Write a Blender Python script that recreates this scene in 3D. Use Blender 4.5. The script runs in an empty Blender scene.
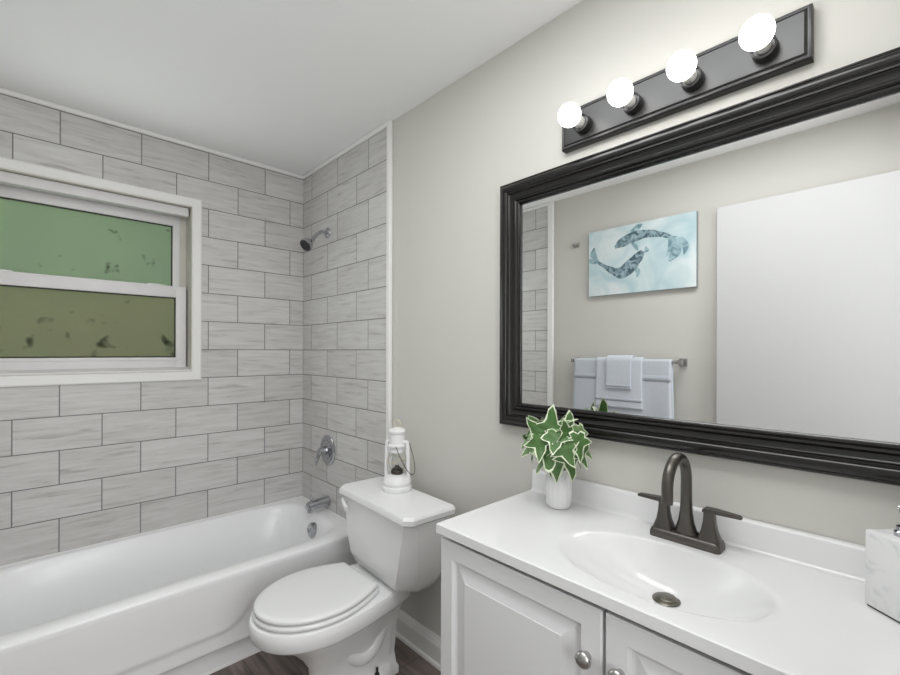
import bpy, bmesh, math, random
from mathutils import Vector, Matrix
PI = math.pi
random.seed(7)
S = bpy.context.scene
COL = S.collection

# ------------------------------------------------------------------ camera
cd = bpy.data.cameras.new('camera')
cam = bpy.data.objects.new('camera', cd)
COL.objects.link(cam)
YAW = 0.7605
cam.location = (2.690, -1.2673, 1.338)
cam.rotation_euler = (PI / 2, -0.0031, math.atan2(math.sin(YAW), -math.cos(YAW)) - PI / 2)
cd.sensor_width = 36.0
cd.lens = 36.0 * 439.93 / 900.0
cd.shift_y = (352.1 - 337.5) / 900.0
cd.clip_start = 0.01
S.camera = cam

# ------------------------------------------------------------------ world, exposure
w = bpy.data.worlds.new('daylight')
S.world = w
w.use_nodes = True
wb = w.node_tree.nodes['Background']
wb.inputs['Color'].default_value = (0.86, 0.93, 1.0, 1)
wb.inputs['Strength'].default_value = 3.2
S.view_settings.view_transform = 'Standard'
S.view_settings.look = 'None'
S.view_settings.gamma = 1.0
S.view_settings.exposure = 0.14
HALL_FILL_POWER = 20.0
CEIL_FILL_POWER = 12.8
WINDOW_POWER = 3.2
BULB = 6.8


def area_light(name, loc, rot, size, size_y, power, color=(1, 1, 1)):
    ld = bpy.data.lights.new(name, 'AREA')
    ld.shape = 'RECTANGLE'
    ld.size = size
    ld.size_y = size_y
    ld.energy = power
    ld.color = color
    o = bpy.data.objects.new(name, ld)
    o.location = loc
    o.rotation_euler = rot
    COL.objects.link(o)
    return o


# added fill panel in the unseen hall, shining through the open doorway
area_light('hall_fill', (3.5, -1.0, 1.5), (0, math.radians(90), 0), 1.4, 0.9, HALL_FILL_POWER, (0.97, 0.985, 1.0))

# added fill light below the ceiling, out of view, with no fixture there
area_light('ceiling_fill', (2.15, -0.80, 2.45), (0, 0, 0), 1.1, 0.5, CEIL_FILL_POWER, (0.98, 0.99, 1.0))
# daylight entering through the frosted window
area_light('window_daylight', (0.03, -1.05, 1.66), (0, math.radians(-90), 0), 0.8, 0.8, WINDOW_POWER, (0.96, 1.0, 0.98))

# ------------------------------------------------------------------ materials


def srgb(r, g, b):
    def f(c):
        c /= 255.0
        return c / 12.92 if c <= 0.04045 else ((c + 0.055) / 1.055) ** 2.4
    return (f(r), f(g), f(b), 1.0)


def mat(name, color, rough=0.5, metal=0.0, spec=0.5, coat=0.0, bump=0.0, bscale=60.0, var=0.0, vscale=8.0):
    m = bpy.data.materials.new(name)
    m.use_nodes = True
    nt = m.node_tree
    b = nt.nodes['Principled BSDF']
    b.inputs['Base Color'].default_value = color
    b.inputs['Roughness'].default_value = rough
    b.inputs['Metallic'].default_value = metal
    b.inputs['Specular IOR Level'].default_value = spec
    b.inputs['Coat Weight'].default_value = coat
    tc = nt.nodes.new('ShaderNodeTexCoord')
    if var > 0:
        n = nt.nodes.new('ShaderNodeTexNoise')
        n.inputs['Scale'].default_value = vscale
        n.inputs['Detail'].default_value = 4
        nt.links.new(tc.outputs['Object'], n.inputs['Vector'])
        mx = nt.nodes.new('ShaderNodeMixRGB')
        mx.inputs[1].default_value = tuple(max(0, c * (1 - var)) for c in color[:3]) + (1,)
        mx.inputs[2].default_value = tuple(min(1, c * (1 + var)) for c in color[:3]) + (1,)
        nt.links.new(n.outputs['Fac'], mx.inputs[0])
        nt.links.new(mx.outputs[0], b.inputs['Base Color'])
    if bump > 0:
        n2 = nt.nodes.new('ShaderNodeTexNoise')
        n2.inputs['Scale'].default_value = bscale
        n2.inputs['Detail'].default_value = 3
        nt.links.new(tc.outputs['Object'], n2.inputs['Vector'])
        bp = nt.nodes.new('ShaderNodeBump')
        bp.inputs['Strength'].default_value = bump
        bp.inputs['Distance'].default_value = 0.002
        nt.links.new(n2.outputs['Fac'], bp.inputs['Height'])
        nt.links.new(bp.outputs['Normal'], b.inputs['Normal'])
    return m


def tile_mat(name, horiz, uo, bw, vo, off):
    """running-bond tiles; horiz = 'Y' (use -y) or 'X'"""
    m = bpy.data.materials.new(name)
    m.use_nodes = True
    nt = m.node_tree
    N, L = nt.nodes, nt.links
    b = N['Principled BSDF']
    b.inputs['Roughness'].default_value = 0.42
    b.inputs['Specular IOR Level'].default_value = 0.4
    tc = N.new('ShaderNodeTexCoord')
    sp = N.new('ShaderNodeSeparateXYZ')
    L.new(tc.outputs['Object'], sp.inputs[0])
    mu = N.new('ShaderNodeMath')
    mu.operation = 'MULTIPLY_ADD'
    mu.inputs[1].default_value = -1.0 if horiz == 'Y' else 1.0
    mu.inputs[2].default_value = uo + 20 * bw
    L.new(sp.outputs[horiz], mu.inputs[0])
    mv = N.new('ShaderNodeMath')
    mv.operation = 'ADD'
    mv.inputs[1].default_value = vo
    L.new(sp.outputs['Z'], mv.inputs[0])
    cb = N.new('ShaderNodeCombineXYZ')
    L.new(mu.outputs[0], cb.inputs[0])
    L.new(mv.outputs[0], cb.inputs[1])

    def brick(c1, c2, mortar):
        k = N.new('ShaderNodeTexBrick')
        k.offset = off
        k.offset_frequency = 2
        k.squash = 1.0
        k.inputs['Scale'].default_value = 1.0
        k.inputs['Mortar Size'].default_value = 0.0021
        k.inputs['Mortar Smooth'].default_value = 0.1
        k.inputs['Bias'].default_value = 0.0
        k.inputs['Brick Width'].default_value = bw
        k.inputs['Row Height'].default_value = 0.1555
        k.inputs['Color1'].default_value = c1
        k.inputs['Color2'].default_value = c2
        k.inputs['Mortar'].default_value = mortar
        L.new(cb.outputs[0], k.inputs['Vector'])
        return k
    rnd = brick((0, 0, 0, 1), (1, 1, 1, 1), (0.5, 0.5, 0.5, 1))
    # streaks along each tile, shifted tile by tile
    ms = N.new('ShaderNodeVectorMath')
    ms.operation = 'MULTIPLY'
    ms.inputs[1].default_value = (5.0, 55.0, 1.0)
    L.new(cb.outputs[0], ms.inputs[0])
    wmul = N.new('ShaderNodeMath')
    wmul.operation = 'MULTIPLY'
    wmul.inputs[1].default_value = 37.0
    L.new(rnd.outputs['Color'], wmul.inputs[0])
    n1 = N.new('ShaderNodeTexNoise')
    n1.noise_dimensions = '4D'
    n1.inputs['Scale'].default_value = 1.0
    n1.inputs['Detail'].default_value = 5
    n1.inputs['Roughness'].default_value = 0.62
    n1.inputs['Distortion'].default_value = 0.6
    L.new(ms.outputs[0], n1.inputs['Vector'])
    L.new(wmul.outputs[0], n1.inputs['W'])
    r1 = N.new('ShaderNodeValToRGB')
    e = r1.color_ramp.elements
    e[0].position = 0.28
    e[0].color = srgb(176, 173, 170)
    e[1].position = 0.62
    e[1].color = srgb(219, 218, 217)
    k2 = r1.color_ramp.elements.new(0.42)
    k2.color = srgb(207, 205, 203)
    L.new(n1.outputs['Fac'], r1.inputs['Fac'])
    # tile to tile tone
    tone = N.new('ShaderNodeValToRGB')
    t = tone.color_ramp.elements
    t[0].color = (0.90, 0.895, 0.89, 1)
    t[1].color = (1.0, 1.0, 1.0, 1)
    L.new(rnd.outputs['Color'], tone.inputs['Fac'])
    mm = N.new('ShaderNodeMixRGB')
    mm.blend_type = 'MULTIPLY'
    mm.inputs[0].default_value = 1.0
    L.new(r1.outputs['Color'], mm.inputs[1])
    L.new(tone.outputs['Color'], mm.inputs[2])
    fin = N.new('ShaderNodeMixRGB')
    fin.inputs[2].default_value = srgb(112, 110, 108)
    L.new(rnd.outputs['Fac'], fin.inputs[0])
    L.new(mm.outputs[0], fin.inputs[1])
    L.new(fin.outputs[0], b.inputs['Base Color'])
    inv = N.new('ShaderNodeMath')
    inv.operation = 'SUBTRACT'
    inv.inputs[0].default_value = 1.0
    L.new(rnd.outputs['Fac'], inv.inputs[1])
    bp = N.new('ShaderNodeBump')
    bp.inputs['Strength'].default_value = 0.5
    bp.inputs['Distance'].default_value = 0.0015
    L.new(inv.outputs[0], bp.inputs['Height'])
    L.new(bp.outputs['Normal'], b.inputs['Normal'])
    return m


def floor_mat():
    m = bpy.data.materials.new('brown_wood_planks')
    m.use_nodes = True
    nt = m.node_tree
    N, L = nt.nodes, nt.links
    b = N['Principled BSDF']
    b.inputs['Roughness'].default_value = 0.5
    tc = N.new('ShaderNodeTexCoord')
    k = N.new('ShaderNodeTexBrick')
    k.inputs['Scale'].default_value = 1.0
    k.inputs['Brick Width'].default_value = 1.2
    k.inputs['Row Height'].default_value = 0.15
    k.inputs['Mortar Size'].default_value = 0.001
    k.inputs['Color1'].default_value = (0, 0, 0, 1)
    k.inputs['Color2'].default_value = (1, 1, 1, 1)
    k.inputs['Mortar'].default_value = (0, 0, 0, 1)
    L.new(tc.outputs['Object'], k.inputs['Vector'])
    vm = N.new('ShaderNodeVectorMath')
    vm.operation = 'MULTIPLY'
    vm.inputs[1].default_value = (3, 28, 1)
    L.new(tc.outputs['Object'], vm.inputs[0])
    n = N.new('ShaderNodeTexNoise')
    n.noise_dimensions = '4D'
    n.inputs['Scale'].default_value = 1.0
    n.inputs['Detail'].default_value = 6
    n.inputs['Distortion'].default_value = 1.0
    L.new(vm.outputs[0], n.inputs['Vector'])
    ml = N.new('ShaderNodeMath')
    ml.operation = 'MULTIPLY'
    ml.inputs[1].default_value = 21.0
    L.new(k.outputs['Color'], ml.inputs[0])
    L.new(ml.outputs[0], n.inputs['W'])
    r = N.new('ShaderNodeValToRGB')
    r.color_ramp.elements[0].position = 0.3
    r.color_ramp.elements[0].color = srgb(84, 74, 70)
    r.color_ramp.elements[1].position = 0.72
    r.color_ramp.elements[1].color = srgb(140, 127, 120)
    L.new(n.outputs['Fac'], r.inputs['Fac'])
    mx = N.new('ShaderNodeMixRGB')
    mx.inputs[2].default_value = srgb(50, 44, 42)
    L.new(k.outputs['Fac'], mx.inputs[0])
    L.new(r.outputs['Color'], mx.inputs[1])
    L.new(mx.outputs[0], b.inputs['Base Color'])
    return m


def pane_mat(name, c, spots, seed, thr):
    """obscure glass: rough transmission, faint algae film, dark mould spots"""
    m = bpy.data.materials.new(name)
    m.use_nodes = True
    nt = m.node_tree
    N, L = nt.nodes, nt.links
    b = N['Principled BSDF']
    b.inputs['Roughness'].default_value = 0.65
    b.inputs['Transmission Weight'].default_value = 0.75
    b.inputs['IOR'].default_value = 1.2
    tc = N.new('ShaderNodeTexCoord')
    ad = N.new('ShaderNodeVectorMath')
    ad.operation = 'ADD'
    ad.inputs[1].default_value = (seed, seed * 2.1, seed * 0.7)
    L.new(tc.outputs['Object'], ad.inputs[0])
    n = N.new('ShaderNodeTexNoise')
    n.inputs['Scale'].default_value = spots
    n.inputs['Detail'].default_value = 2.5
    L.new(ad.outputs[0], n.inputs['Vector'])
    r = N.new('ShaderNodeValToRGB')
    r.color_ramp.elements[0].position = thr
    r.color_ramp.elements[0].color = (0, 0, 0, 1)
    r.color_ramp.elements[1].position = thr + 0.12
    r.color_ramp.elements[1].color = (1, 1, 1, 1)
    L.new(n.outputs['Fac'], r.inputs['Fac'])
    n3 = N.new('ShaderNodeTexNoise')
    n3.inputs['Scale'].default_value = 3.0
    L.new(ad.outputs[0], n3.inputs['Vector'])
    mx0 = N.new('ShaderNodeMixRGB')
    mx0.inputs[1].default_value = c
    mx0.inputs[2].default_value = (c[0] * 1.25, c[1] * 1.15, c[2] * 1.1, 1)
    L.new(n3.outputs['Fac'], mx0.inputs[0])
    mx = N.new('ShaderNodeMixRGB')
    mx.inputs[2].default_value = (0.03, 0.035, 0.025, 1)
    L.new(r.outputs['Color'], mx.inputs[0])
    L.new(mx0.outputs[0], mx.inputs[1])
    L.new(mx.outputs[0], b.inputs['Base Color'])
    n2 = N.new('ShaderNodeTexNoise')
    n2.inputs['Scale'].default_value = 180
    L.new(tc.outputs['Object'], n2.inputs['Vector'])
    bp = N.new('ShaderNodeBump')
    bp.inputs['Strength'].default_value = 0.4
    bp.inputs['Distance'].default_value = 0.002
    L.new(n2.outputs['Fac'], bp.inputs['Height'])
    L.new(bp.outputs['Normal'], b.inputs['Normal'])
    return m


def glass_mat(name):
    m = bpy.data.materials.new(name)
    m.use_nodes = True
    b = m.node_tree.nodes['Principled BSDF']
    b.inputs['Base Color'].default_value = (1, 1, 1, 1)
    b.inputs['Roughness'].default_value = 0.02
    b.inputs['Transmission Weight'].default_value = 1.0
    b.inputs['IOR'].default_value = 1.1
    return m


def marble_mat():
    m = mat('white_marble', srgb(228, 228, 228), 0.3)
    nt = m.node_tree
    N, L = nt.nodes, nt.links
    b = N['Principled BSDF']
    tc = N.new('ShaderNodeTexCoord')
    n = N.new('ShaderNodeTexNoise')
    n.inputs['Scale'].default_value = 14
    n.inputs['Detail'].default_value = 5
    n.inputs['Distortion'].default_value = 2.2
    L.new(tc.outputs['Object'], n.inputs['Vector'])
    r = N.new('ShaderNodeValToRGB')
    r.color_ramp.elements[0].position = 0.30
    r.color_ramp.elements[0].color = srgb(206, 207, 209)
    r.color_ramp.elements[1].position = 0.50
    r.color_ramp.elements[1].color = srgb(232, 232, 232)
    L.new(n.outputs['Fac'], r.inputs['Fac'])
    L.new(r.outputs['Color'], b.inputs['Base Color'])
    return m


def watercolor_mat(name, c1, c2, scale, lo=0.35, hi=0.65):
    m = mat(name, c1, 0.8, spec=0.2)
    nt = m.node_tree
    N, L = nt.nodes, nt.links
    b = N['Principled BSDF']
    tc = N.new('ShaderNodeTexCoord')
    n = N.new('ShaderNodeTexNoise')
    n.inputs['Scale'].default_value = scale
    n.inputs['Detail'].default_value = 5
    n.inputs['Distortion'].default_value = 0.8
    L.new(tc.outputs['Object'], n.inputs['Vector'])
    r = N.new('ShaderNodeValToRGB')
    r.color_ramp.elements[0].position = lo
    r.color_ramp.elements[0].color = c1
    r.color_ramp.elements[1].position = hi
    r.color_ramp.elements[1].color = c2
    L.new(n.outputs['Fac'], r.inputs['Fac'])
    L.new(r.outputs['Color'], b.inputs['Base Color'])
    return m


def emit_mat(name, color, strength):
    m = bpy.data.materials.new(name)
    m.use_nodes = True
    b = m.node_tree.nodes['Principled BSDF']
    b.inputs['Base Color'].default_value = (0.9, 0.9, 0.9, 1)
    b.inputs['Emission Color'].default_value = color
    b.inputs['Emission Strength'].default_value = strength
    return m


M = {}
M['paint'] = mat('greige_wall_paint', srgb(210, 208, 202), 0.6, spec=0.3, bump=0.08, bscale=220)
M['ceil'] = mat('white_ceiling_paint', srgb(246, 246, 246), 0.8, spec=0.2, bump=0.1, bscale=120)
M['trim'] = mat('white_trim_paint', srgb(242, 241, 239), 0.4)
M['hallpaint'] = mat('hall_paint', srgb(225, 222, 216), 0.7)
M['tileL'] = tile_mat('streaked_grey_tile_window_wall', 'Y', -0.2494, 0.3082, 0.051, 0.5)
M['tileR'] = tile_mat('streaked_grey_tile_plumbing_wall', 'X', -0.117, 0.3175, 0.051, 0.36)
M['tileF'] = tile_mat('streaked_grey_tile_head_wall', 'X', -0.06, 0.3175, 0.051, 0.5)
M['floor'] = floor_mat()
M['vinyl'] = mat('old_white_vinyl', srgb(228, 226, 226), 0.45, var=0.05, vscale=14)
M['jamb'] = mat('aged_window_jamb', srgb(205, 201, 192), 0.6, var=0.1, vscale=10)
M['seal_shadow'] = mat('dark_gasket_and_shadow', srgb(62, 62, 56), 0.7)  # sash gaskets, and the shadow line painted in above the upper sash
M['pane_up'] = pane_mat('obscure_glass_upper', srgb(206, 222, 208), 17, 1.3, 0.655)
M['pane_lo'] = pane_mat('obscure_glass_lower', srgb(196, 196, 176), 11, 5.7, 0.60)
M['leafout'] = mat('outdoor_foliage', srgb(96, 128, 66), 0.7, var=0.5, vscale=3)
M['porc'] = mat('white_porcelain', srgb(244, 244, 244), 0.24, coat=0.0)
M['tub'] = mat('white_enamel', srgb(248, 248, 249), 0.25, coat=0.0)
M['seat'] = mat('white_seat_plastic', srgb(236, 236, 236), 0.25)
M['marbtop'] = mat('white_cultured_marble', srgb(233, 233, 233), 0.16, coat=0.2)
M['cab'] = mat('white_cabinet_paint', srgb(228, 228, 229), 0.38)
M['dark'] = mat('dark_gap', srgb(46, 44, 42), 0.8)
M['bronze'] = mat('dark_bronze_metal', srgb(72, 72, 72), 0.34, metal=0.7, spec=0.5)
M['faucet'] = mat('oil_rubbed_bronze', srgb(98, 94, 90), 0.34, metal=0.9)
M['frame'] = mat('black_bronze_frame', srgb(24, 22, 21), 0.22, spec=0.55)
M['mirror'] = mat('mirror_silver', (0.90, 0.905, 0.90, 1), 0.0, metal=1.0)
M['chrome'] = mat('chrome', srgb(182, 183, 187), 0.06, metal=1.0)
M['nickel'] = mat('brushed_nickel', srgb(188, 186, 184), 0.26, metal=1.0)
M['pewter'] = mat('pewter_drain', srgb(120, 117, 108), 0.3, metal=1.0)
M['black'] = mat('black_rubber', srgb(35, 35, 36), 0.6)
M['glass'] = glass_mat('clear_glass')
M['lantern'] = mat('white_lantern_enamel', srgb(240, 240, 240), 0.3)
M['cream'] = mat('cream_ring', srgb(214, 205, 180), 0.4)
M['wire'] = mat('dark_wire', srgb(80, 76, 72), 0.4, metal=0.8)
M['vase'] = mat('white_ceramic_vase', srgb(238, 238, 238), 0.25)
M['leaf'] = mat('green_ivy_leaf', srgb(74, 110, 56), 0.5, var=0.45, vscale=35)
M['leafpale'] = mat('pale_green_ivy_leaf', srgb(116, 148, 96), 0.5, var=0.3, vscale=35)
M['edge'] = mat('cream_leaf_edge', srgb(228, 236, 208), 0.5)
M['stem'] = mat('brown_green_stem', srgb(96, 92, 60), 0.6)
M['marble'] = marble_mat()
M['towel'] = mat('grey_terry', srgb(206, 211, 219), 0.95, spec=0.1, bump=0.7, bscale=500, var=0.06, vscale=60)
M['towel2'] = mat('light_grey_terry', srgb(214, 219, 227), 0.95, spec=0.1, bump=0.7, bscale=500, var=0.06, vscale=60)
M['band'] = mat('woven_band', srgb(190, 195, 203), 0.8, spec=0.2)
M['door'] = mat('white_door_paint', srgb(200, 200, 200), 0.35)
M['canvas'] = watercolor_mat('watercolor_sky_blue', srgb(182, 207, 213), srgb(224, 232, 233), 5.0)
M['canvas_side'] = mat('canvas_edge', srgb(150, 158, 160), 0.8)
M['fish'] = watercolor_mat('watercolor_dark_teal', srgb(78, 98, 108), srgb(160, 184, 192), 32.0, 0.4, 0.62)
M['fin'] = watercolor_mat('watercolor_mid_teal', srgb(112, 142, 152), srgb(180, 206, 212), 24.0)
M['bulb'] = emit_mat('lit_bulb_glass', (1.0, 0.985, 0.96, 1), BULB)
M['bulbneck'] = mat('white_bulb_collar', srgb(225, 224, 220), 0.4)
M['caulk'] = mat('white_caulk', srgb(238, 238, 238), 0.4)

# ------------------------------------------------------------------ mesh helpers


def box(bm, x0, x1, y0, y1, z0, z1, mi=0):
    vs = [bm.verts.new((x, y, z)) for x in (x0, x1) for y in (y0, y1) for z in (z0, z1)]
    q = [(0, 1, 3, 2), (4, 6, 7, 5), (0, 4, 5, 1), (2, 3, 7, 6), (0, 2, 6, 4), (1, 5, 7, 3)]
    fs = []
    for f in q:
        fc = bm.faces.new([vs[i] for i in f])
        fc.material_index = mi
        fs.append(fc)
    return vs


def bbox(x0, x1, y0, y1, z0, z1, bev=0.003, seg=2):
    bm = bmesh.new()
    box(bm, x0, x1, y0, y1, z0, z1)
    if bev:
        bmesh.ops.bevel(bm, geom=bm.edges[:], offset=bev, segments=seg, profile=0.5, affect='EDGES')
    return bm


def merge(bm, other):
    me = bpy.data.meshes.new('t')
    other.to_mesh(me)
    bm.from_mesh(me)
    other.free()
    bpy.data.meshes.remove(me)


def loft(bm, rings, cap0=True, cap1=True, mi=0, closed=True):
    vr = [[bm.verts.new(p) for p in r] for r in rings]
    n = len(rings[0])
    for a, b in zip(vr[:-1], vr[1:]):
        for i in range(n if closed else n - 1):
            f = bm.faces.new((a[i], a[(i + 1) % n], b[(i + 1) % n], b[i]))
            f.material_index = mi
    if cap0:
        bm.faces.new(list(reversed(vr[0]))).material_index = mi
    if cap1:
        bm.faces.new(vr[-1]).material_index = mi
    return vr


def lathe(bm, prof, center, axis='Z', seg=32, mi=0, sy=1.0):
    """prof = [(r, h)]; axis direction of h"""
    c = Vector(center)
    rings = []
    for r, h in prof:
        ring = []
        for i in range(seg):
            a = 2 * PI * i / seg
            u, v = r * math.cos(a), r * sy * math.sin(a)
            if axis == 'Z':
                p = Vector((u, v, h))
            elif axis == 'Y':
                p = Vector((v, h, u))
            elif axis == '-Y':
                p = Vector((u, -h, v))
            else:
                p = Vector((h, u, v))
            ring.append(c + p)
        rings.append(ring)
    loft(bm, rings, mi=mi)


def tube(bm, pts, rad, seg=14, mi=0, flat=None):
    """swept tube; rad number or list; flat=(a,b) elliptical scale"""
    pts = [Vector(p) for p in pts]
    n = len(pts)
    if not hasattr(rad, '__len__'):
        rad = [rad] * n
    up = None
    rings = []
    for i, p in enumerate(pts):
        t = (pts[min(i + 1, n - 1)] - pts[max(i - 1, 0)]).normalized()
        if up is None:
            up = t.orthogonal().normalized()
            if abs(t.z) < 0.9:
                up = (Vector((0, 0, 1)) - t * t.z).normalized()
        up = (up - t * up.dot(t)).normalized()
        sd = t.cross(up)
        fa, fb = flat or (1, 1)
        rings.append([p + (up * math.sin(2 * PI * k / seg) * fb + sd * math.cos(2 * PI * k / seg) * fa) * rad[i] for k in range(seg)])
    loft(bm, rings, mi=mi)


def spline(pts, n=8):
    P = [Vector(p) for p in pts]
    out = []
    for i in range(len(P) - 1):
        p0 = P[max(i - 1, 0)]
        p1, p2 = P[i], P[i + 1]
        p3 = P[min(i + 2, len(P) - 1)]
        for k in range(n):
            t = k / n
            out.append(0.5 * ((2 * p1) + (-p0 + p2) * t + (2 * p0 - 5 * p1 + 4 * p2 - p3) * t * t + (-p0 + 3 * p1 - 3 * p2 + p3) * t ** 3))
    out.append(P[-1])
    return out


def obj(name, bm, m, root=None, parent=None, smooth=True, angle=40, origin=None):
    """link ONE mesh object; world-space mesh is moved to its root's origin"""
    bmesh.ops.remove_doubles(bm, verts=bm.verts[:], dist=1e-6)
    bmesh.ops.recalc_face_normals(bm, faces=bm.faces[:])
    org = Vector((0, 0, 0))
    if root is not None:
        org = Vector(root['_org'])
    elif origin is not None:
        org = Vector(origin)
    if org.length:
        bmesh.ops.translate(bm, verts=bm.verts[:], vec=-org)
    me = bpy.data.meshes.new(name)
    bm.to_mesh(me)
    bm.free()
    if isinstance(m, (list, tuple)):
        for k in m:
            me.materials.append(M[k])
    else:
        me.materials.append(M[m])
    if smooth:
        for p in me.polygons:
            p.use_smooth = True
        me.set_sharp_from_angle(angle=math.radians(angle))
    o = bpy.data.objects.new(name, me)
    COL.objects.link(o)
    if parent is not None:
        o.parent = parent
    elif root is not None:
        o.parent = root
    elif origin is not None:
        o.location = org
    return o


ROOTS = []


def thing(name, loc, label, cat, group=None):
    o = bpy.data.objects.new(name, None)
    o.empty_display_size = 0.05
    o.location = loc
    o['label'] = label
    o['category'] = cat
    if group:
        o['group'] = group
    o['_org'] = list(loc)
    ROOTS.append(o)
    COL.objects.link(o)
    return o


def struct(name, bm, m, smooth=False, parent=None):
    o = obj(name, bm, m, parent=parent, smooth=smooth)
    if parent is None:
        o['kind'] = 'structure'
    return o


def tag(o, label, cat, group=None):
    o['label'] = label
    o['category'] = cat
    if group:
        o['group'] = group
    return o


# ------------------------------------------------------------------ room shell
RX = 2.785      # end wall
RY = -1.55      # wall opposite the mirror
H = 2.458       # ceiling
TILE = 0.008
TX = 0.925      # tiles end here on the plumbing wall
TXF = 0.810     # and here on the opposite wall
WY0, WY1 = -1.475, -0.640    # window opening
WZ0, WZ1 = 1.228, 2.118

bm = bmesh.new()
box(bm, -0.14, 4.2, RY - 0.6, 0.12, -0.1, 0.0)
struct('floor', bm, 'floor')
bm = bmesh.new()
box(bm, -0.14, 4.2, RY - 0.6, 0.12, H, H + 0.1)
struct('ceiling', bm, 'ceil')


def wall_left(x0, x1, m, parent=None, name='wall_left', cut=0.0):
    bm = bmesh.new()
    ya, yb = WY0 - cut, WY1 + cut
    za, zb = WZ0 - cut, WZ1 + cut
    ys = [RY, ya, yb, 0.0]
    zs = [0.0, za, zb, H]
    for i in range(3):
        for j in range(3):
            if i == 1 and j == 1:
                continue
            box(bm, x0, x1, ys[i], ys[i + 1], zs[j], zs[j + 1])
    return struct(name, bm, m, parent=parent)


wl = wall_left(-0.14, -TILE, 'paint')
wall_left(-TILE, 0.0, 'tileL', wl, 'tile_cladding')
bm = bmesh.new()
box(bm, -0.14, 4.2, 0.0, 0.12, 0, H)
wr = struct('wall_right', bm, 'paint')
bm = bmesh.new()
box(bm, 0.0, TX, -TILE, 0.0, 0, H)
struct('tile_cladding', bm, 'tileR', parent=wr)
bm = bmesh.new()
box(bm, -0.14, RX + 0.12, RY - 0.12, RY, 0, H)
wf = struct('wall_front', bm, 'paint')
bm = bmesh.new()
box(bm, 0.0, TXF, RY, RY + TILE, 0, H)
struct('tile_cladding', bm, 'tileF', parent=wf)
DY0, DY1, DZ = -1.47, -0.64, 2.16
bm = bmesh.new()
box(bm, RX, RX + 0.12, RY, DY0, 0, H)
box(bm, RX, RX + 0.12, DY1, 0.0, 0, H)
box(bm, RX, RX + 0.12, DY0, DY1, DZ, H)
struct('wall_back', bm, 'paint')
# the hallway beyond the doorway
bm = bmesh.new()
box(bm, 4.08, 4.2, RY - 0.6, 0.0, 0, H)
box(bm, RX + 0.12, 4.08, RY - 0.6, RY - 0.48, 0, H)
struct('wall_hall', bm, 'hallpaint')

# trims
bm = bmesh.new()
merge(bm, bbox(0.0, 0.016, RY + TILE, -TILE, H - 0.021, H, 0.003))
struct('trim_1', bm, 'trim')
bm = bmesh.new()
merge(bm, bbox(0.016, TX + 0.004, -TILE - 0.014, -TILE, H - 0.023, H - 0.002, 0.003))
struct('trim_2', bm, 'trim')
bm = bmesh.new()
merge(bm, bbox(TX, TX + 0.028, -0.020, 0.0, 0.0, H, 0.004))
struct('trim_3', bm, 'trim')
bm = bmesh.new()
merge(bm, bbox(TXF, TXF + 0.046, RY, RY + 0.020, 0.0, H, 0.004))
struct('trim_4', bm, 'trim')
bm = bmesh.new()
merge(bm, bbox(0.016, TXF, RY + TILE, RY + TILE + 0.014, H - 0.023, H - 0.002, 0.003))
struct('trim_5', bm, 'trim')


def extrude_profile_x(bm, prof, x0, x1):
    """prof [(y,z)] closed"""
    loft(bm, [[(x0, y, z) for y, z in prof], [(x1, y, z) for y, z in prof]])


BBP = [(0, 0), (-0.024, 0), (-0.024, 0.008), (-0.021, 0.015), (-0.014, 0.018), (-0.014, 0.085), (-0.011, 0.094), (-0.009, 0.105), (-0.006, 0.112), (-0.004, 0.120), (0, 0.120)]
bm = bmesh.new()
extrude_profile_x(bm, BBP, TX + 0.028, 1.80)
struct('baseboard_right', bm, 'trim')
bm = bmesh.new()
extrude_profile_x(bm, [(RY - y, z) for y, z in BBP], TXF + 0.046, RX)
struct('baseboard_front', bm, 'trim')
# doorway lining
bm = bmesh.new()
for a in (DY0, DY1 - 0.018):
    box(bm, RX - 0.001, RX + 0.121, a, a + 0.018, 0, DZ)
box(bm, RX - 0.001, RX + 0.121, DY0, DY1, DZ - 0.018, DZ)
box(bm, RX - 0.015, RX, DY1 - 0.01, DY1 + 0.055, 0, DZ + 0.055)
box(bm, RX - 0.015, RX, DY0 - 0.055, DY1 + 0.055, DZ - 0.01, DZ + 0.055)
struct('trim_6', bm, 'trim')

# door slab, standing open against the wall opposite the mirror
dr = struct('door_1', bbox(1.938, 2.752, -1.536, -1.500, 0.012, 2.145, 0.003), 'door')
bm = bmesh.new()
lathe(bm, [(0.001, 0.0), (0.032, 0.0), (0.032, 0.006), (0.012, 0.010), (0.011, 0.030), (0.022, 0.038), (0.027, 0.048), (0.024, 0.060), (0.001, 0.064)], (2.01, -1.500, 0.86), 'Y')
obj('door_knob', bm, 'nickel', parent=dr)
for z in (0.25, 1.05, 1.9):
    bm = bmesh.new()
    lathe(bm, [(0.001, 0), (0.007, 0), (0.007, 0.09), (0.001, 0.09)], (2.758, -1.505, z), 'Z', 12)
    obj('hinge', bm, 'nickel', parent=dr)

# ------------------------------------------------------------------ window
bm = bmesh.new()
CW = 0.046
# casing, mitred flat frame round the opening
prof = [(0.0, 0.0), (0.0, 0.012), (0.006, 0.016), (CW - 0.006, 0.016), (CW, 0.012), (CW, 0.0)]   # (outwards, height)


def rect_frame_x(bm, y0, y1, z0, z1, prof, xb):
    rings = []
    for o_, h_ in prof:
        rings.append([(xb + h_, y0 - o_, z0 - o_), (xb + h_, y1 + o_, z0 - o_), (xb + h_, y1 + o_, z1 + o_), (xb + h_, y0 - o_, z1 + o_)])
    rings.append(rings[0])
    vr = [[bm.verts.new(p) for p in r] for r in rings[:-1]]
    vr.append(vr[0])
    for a, b in zip(vr[:-1], vr[1:]):
        for i in range(4):
            bm.faces.new((a[i], a[(i + 1) % 4], b[(i + 1) % 4], b[i]))


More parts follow.
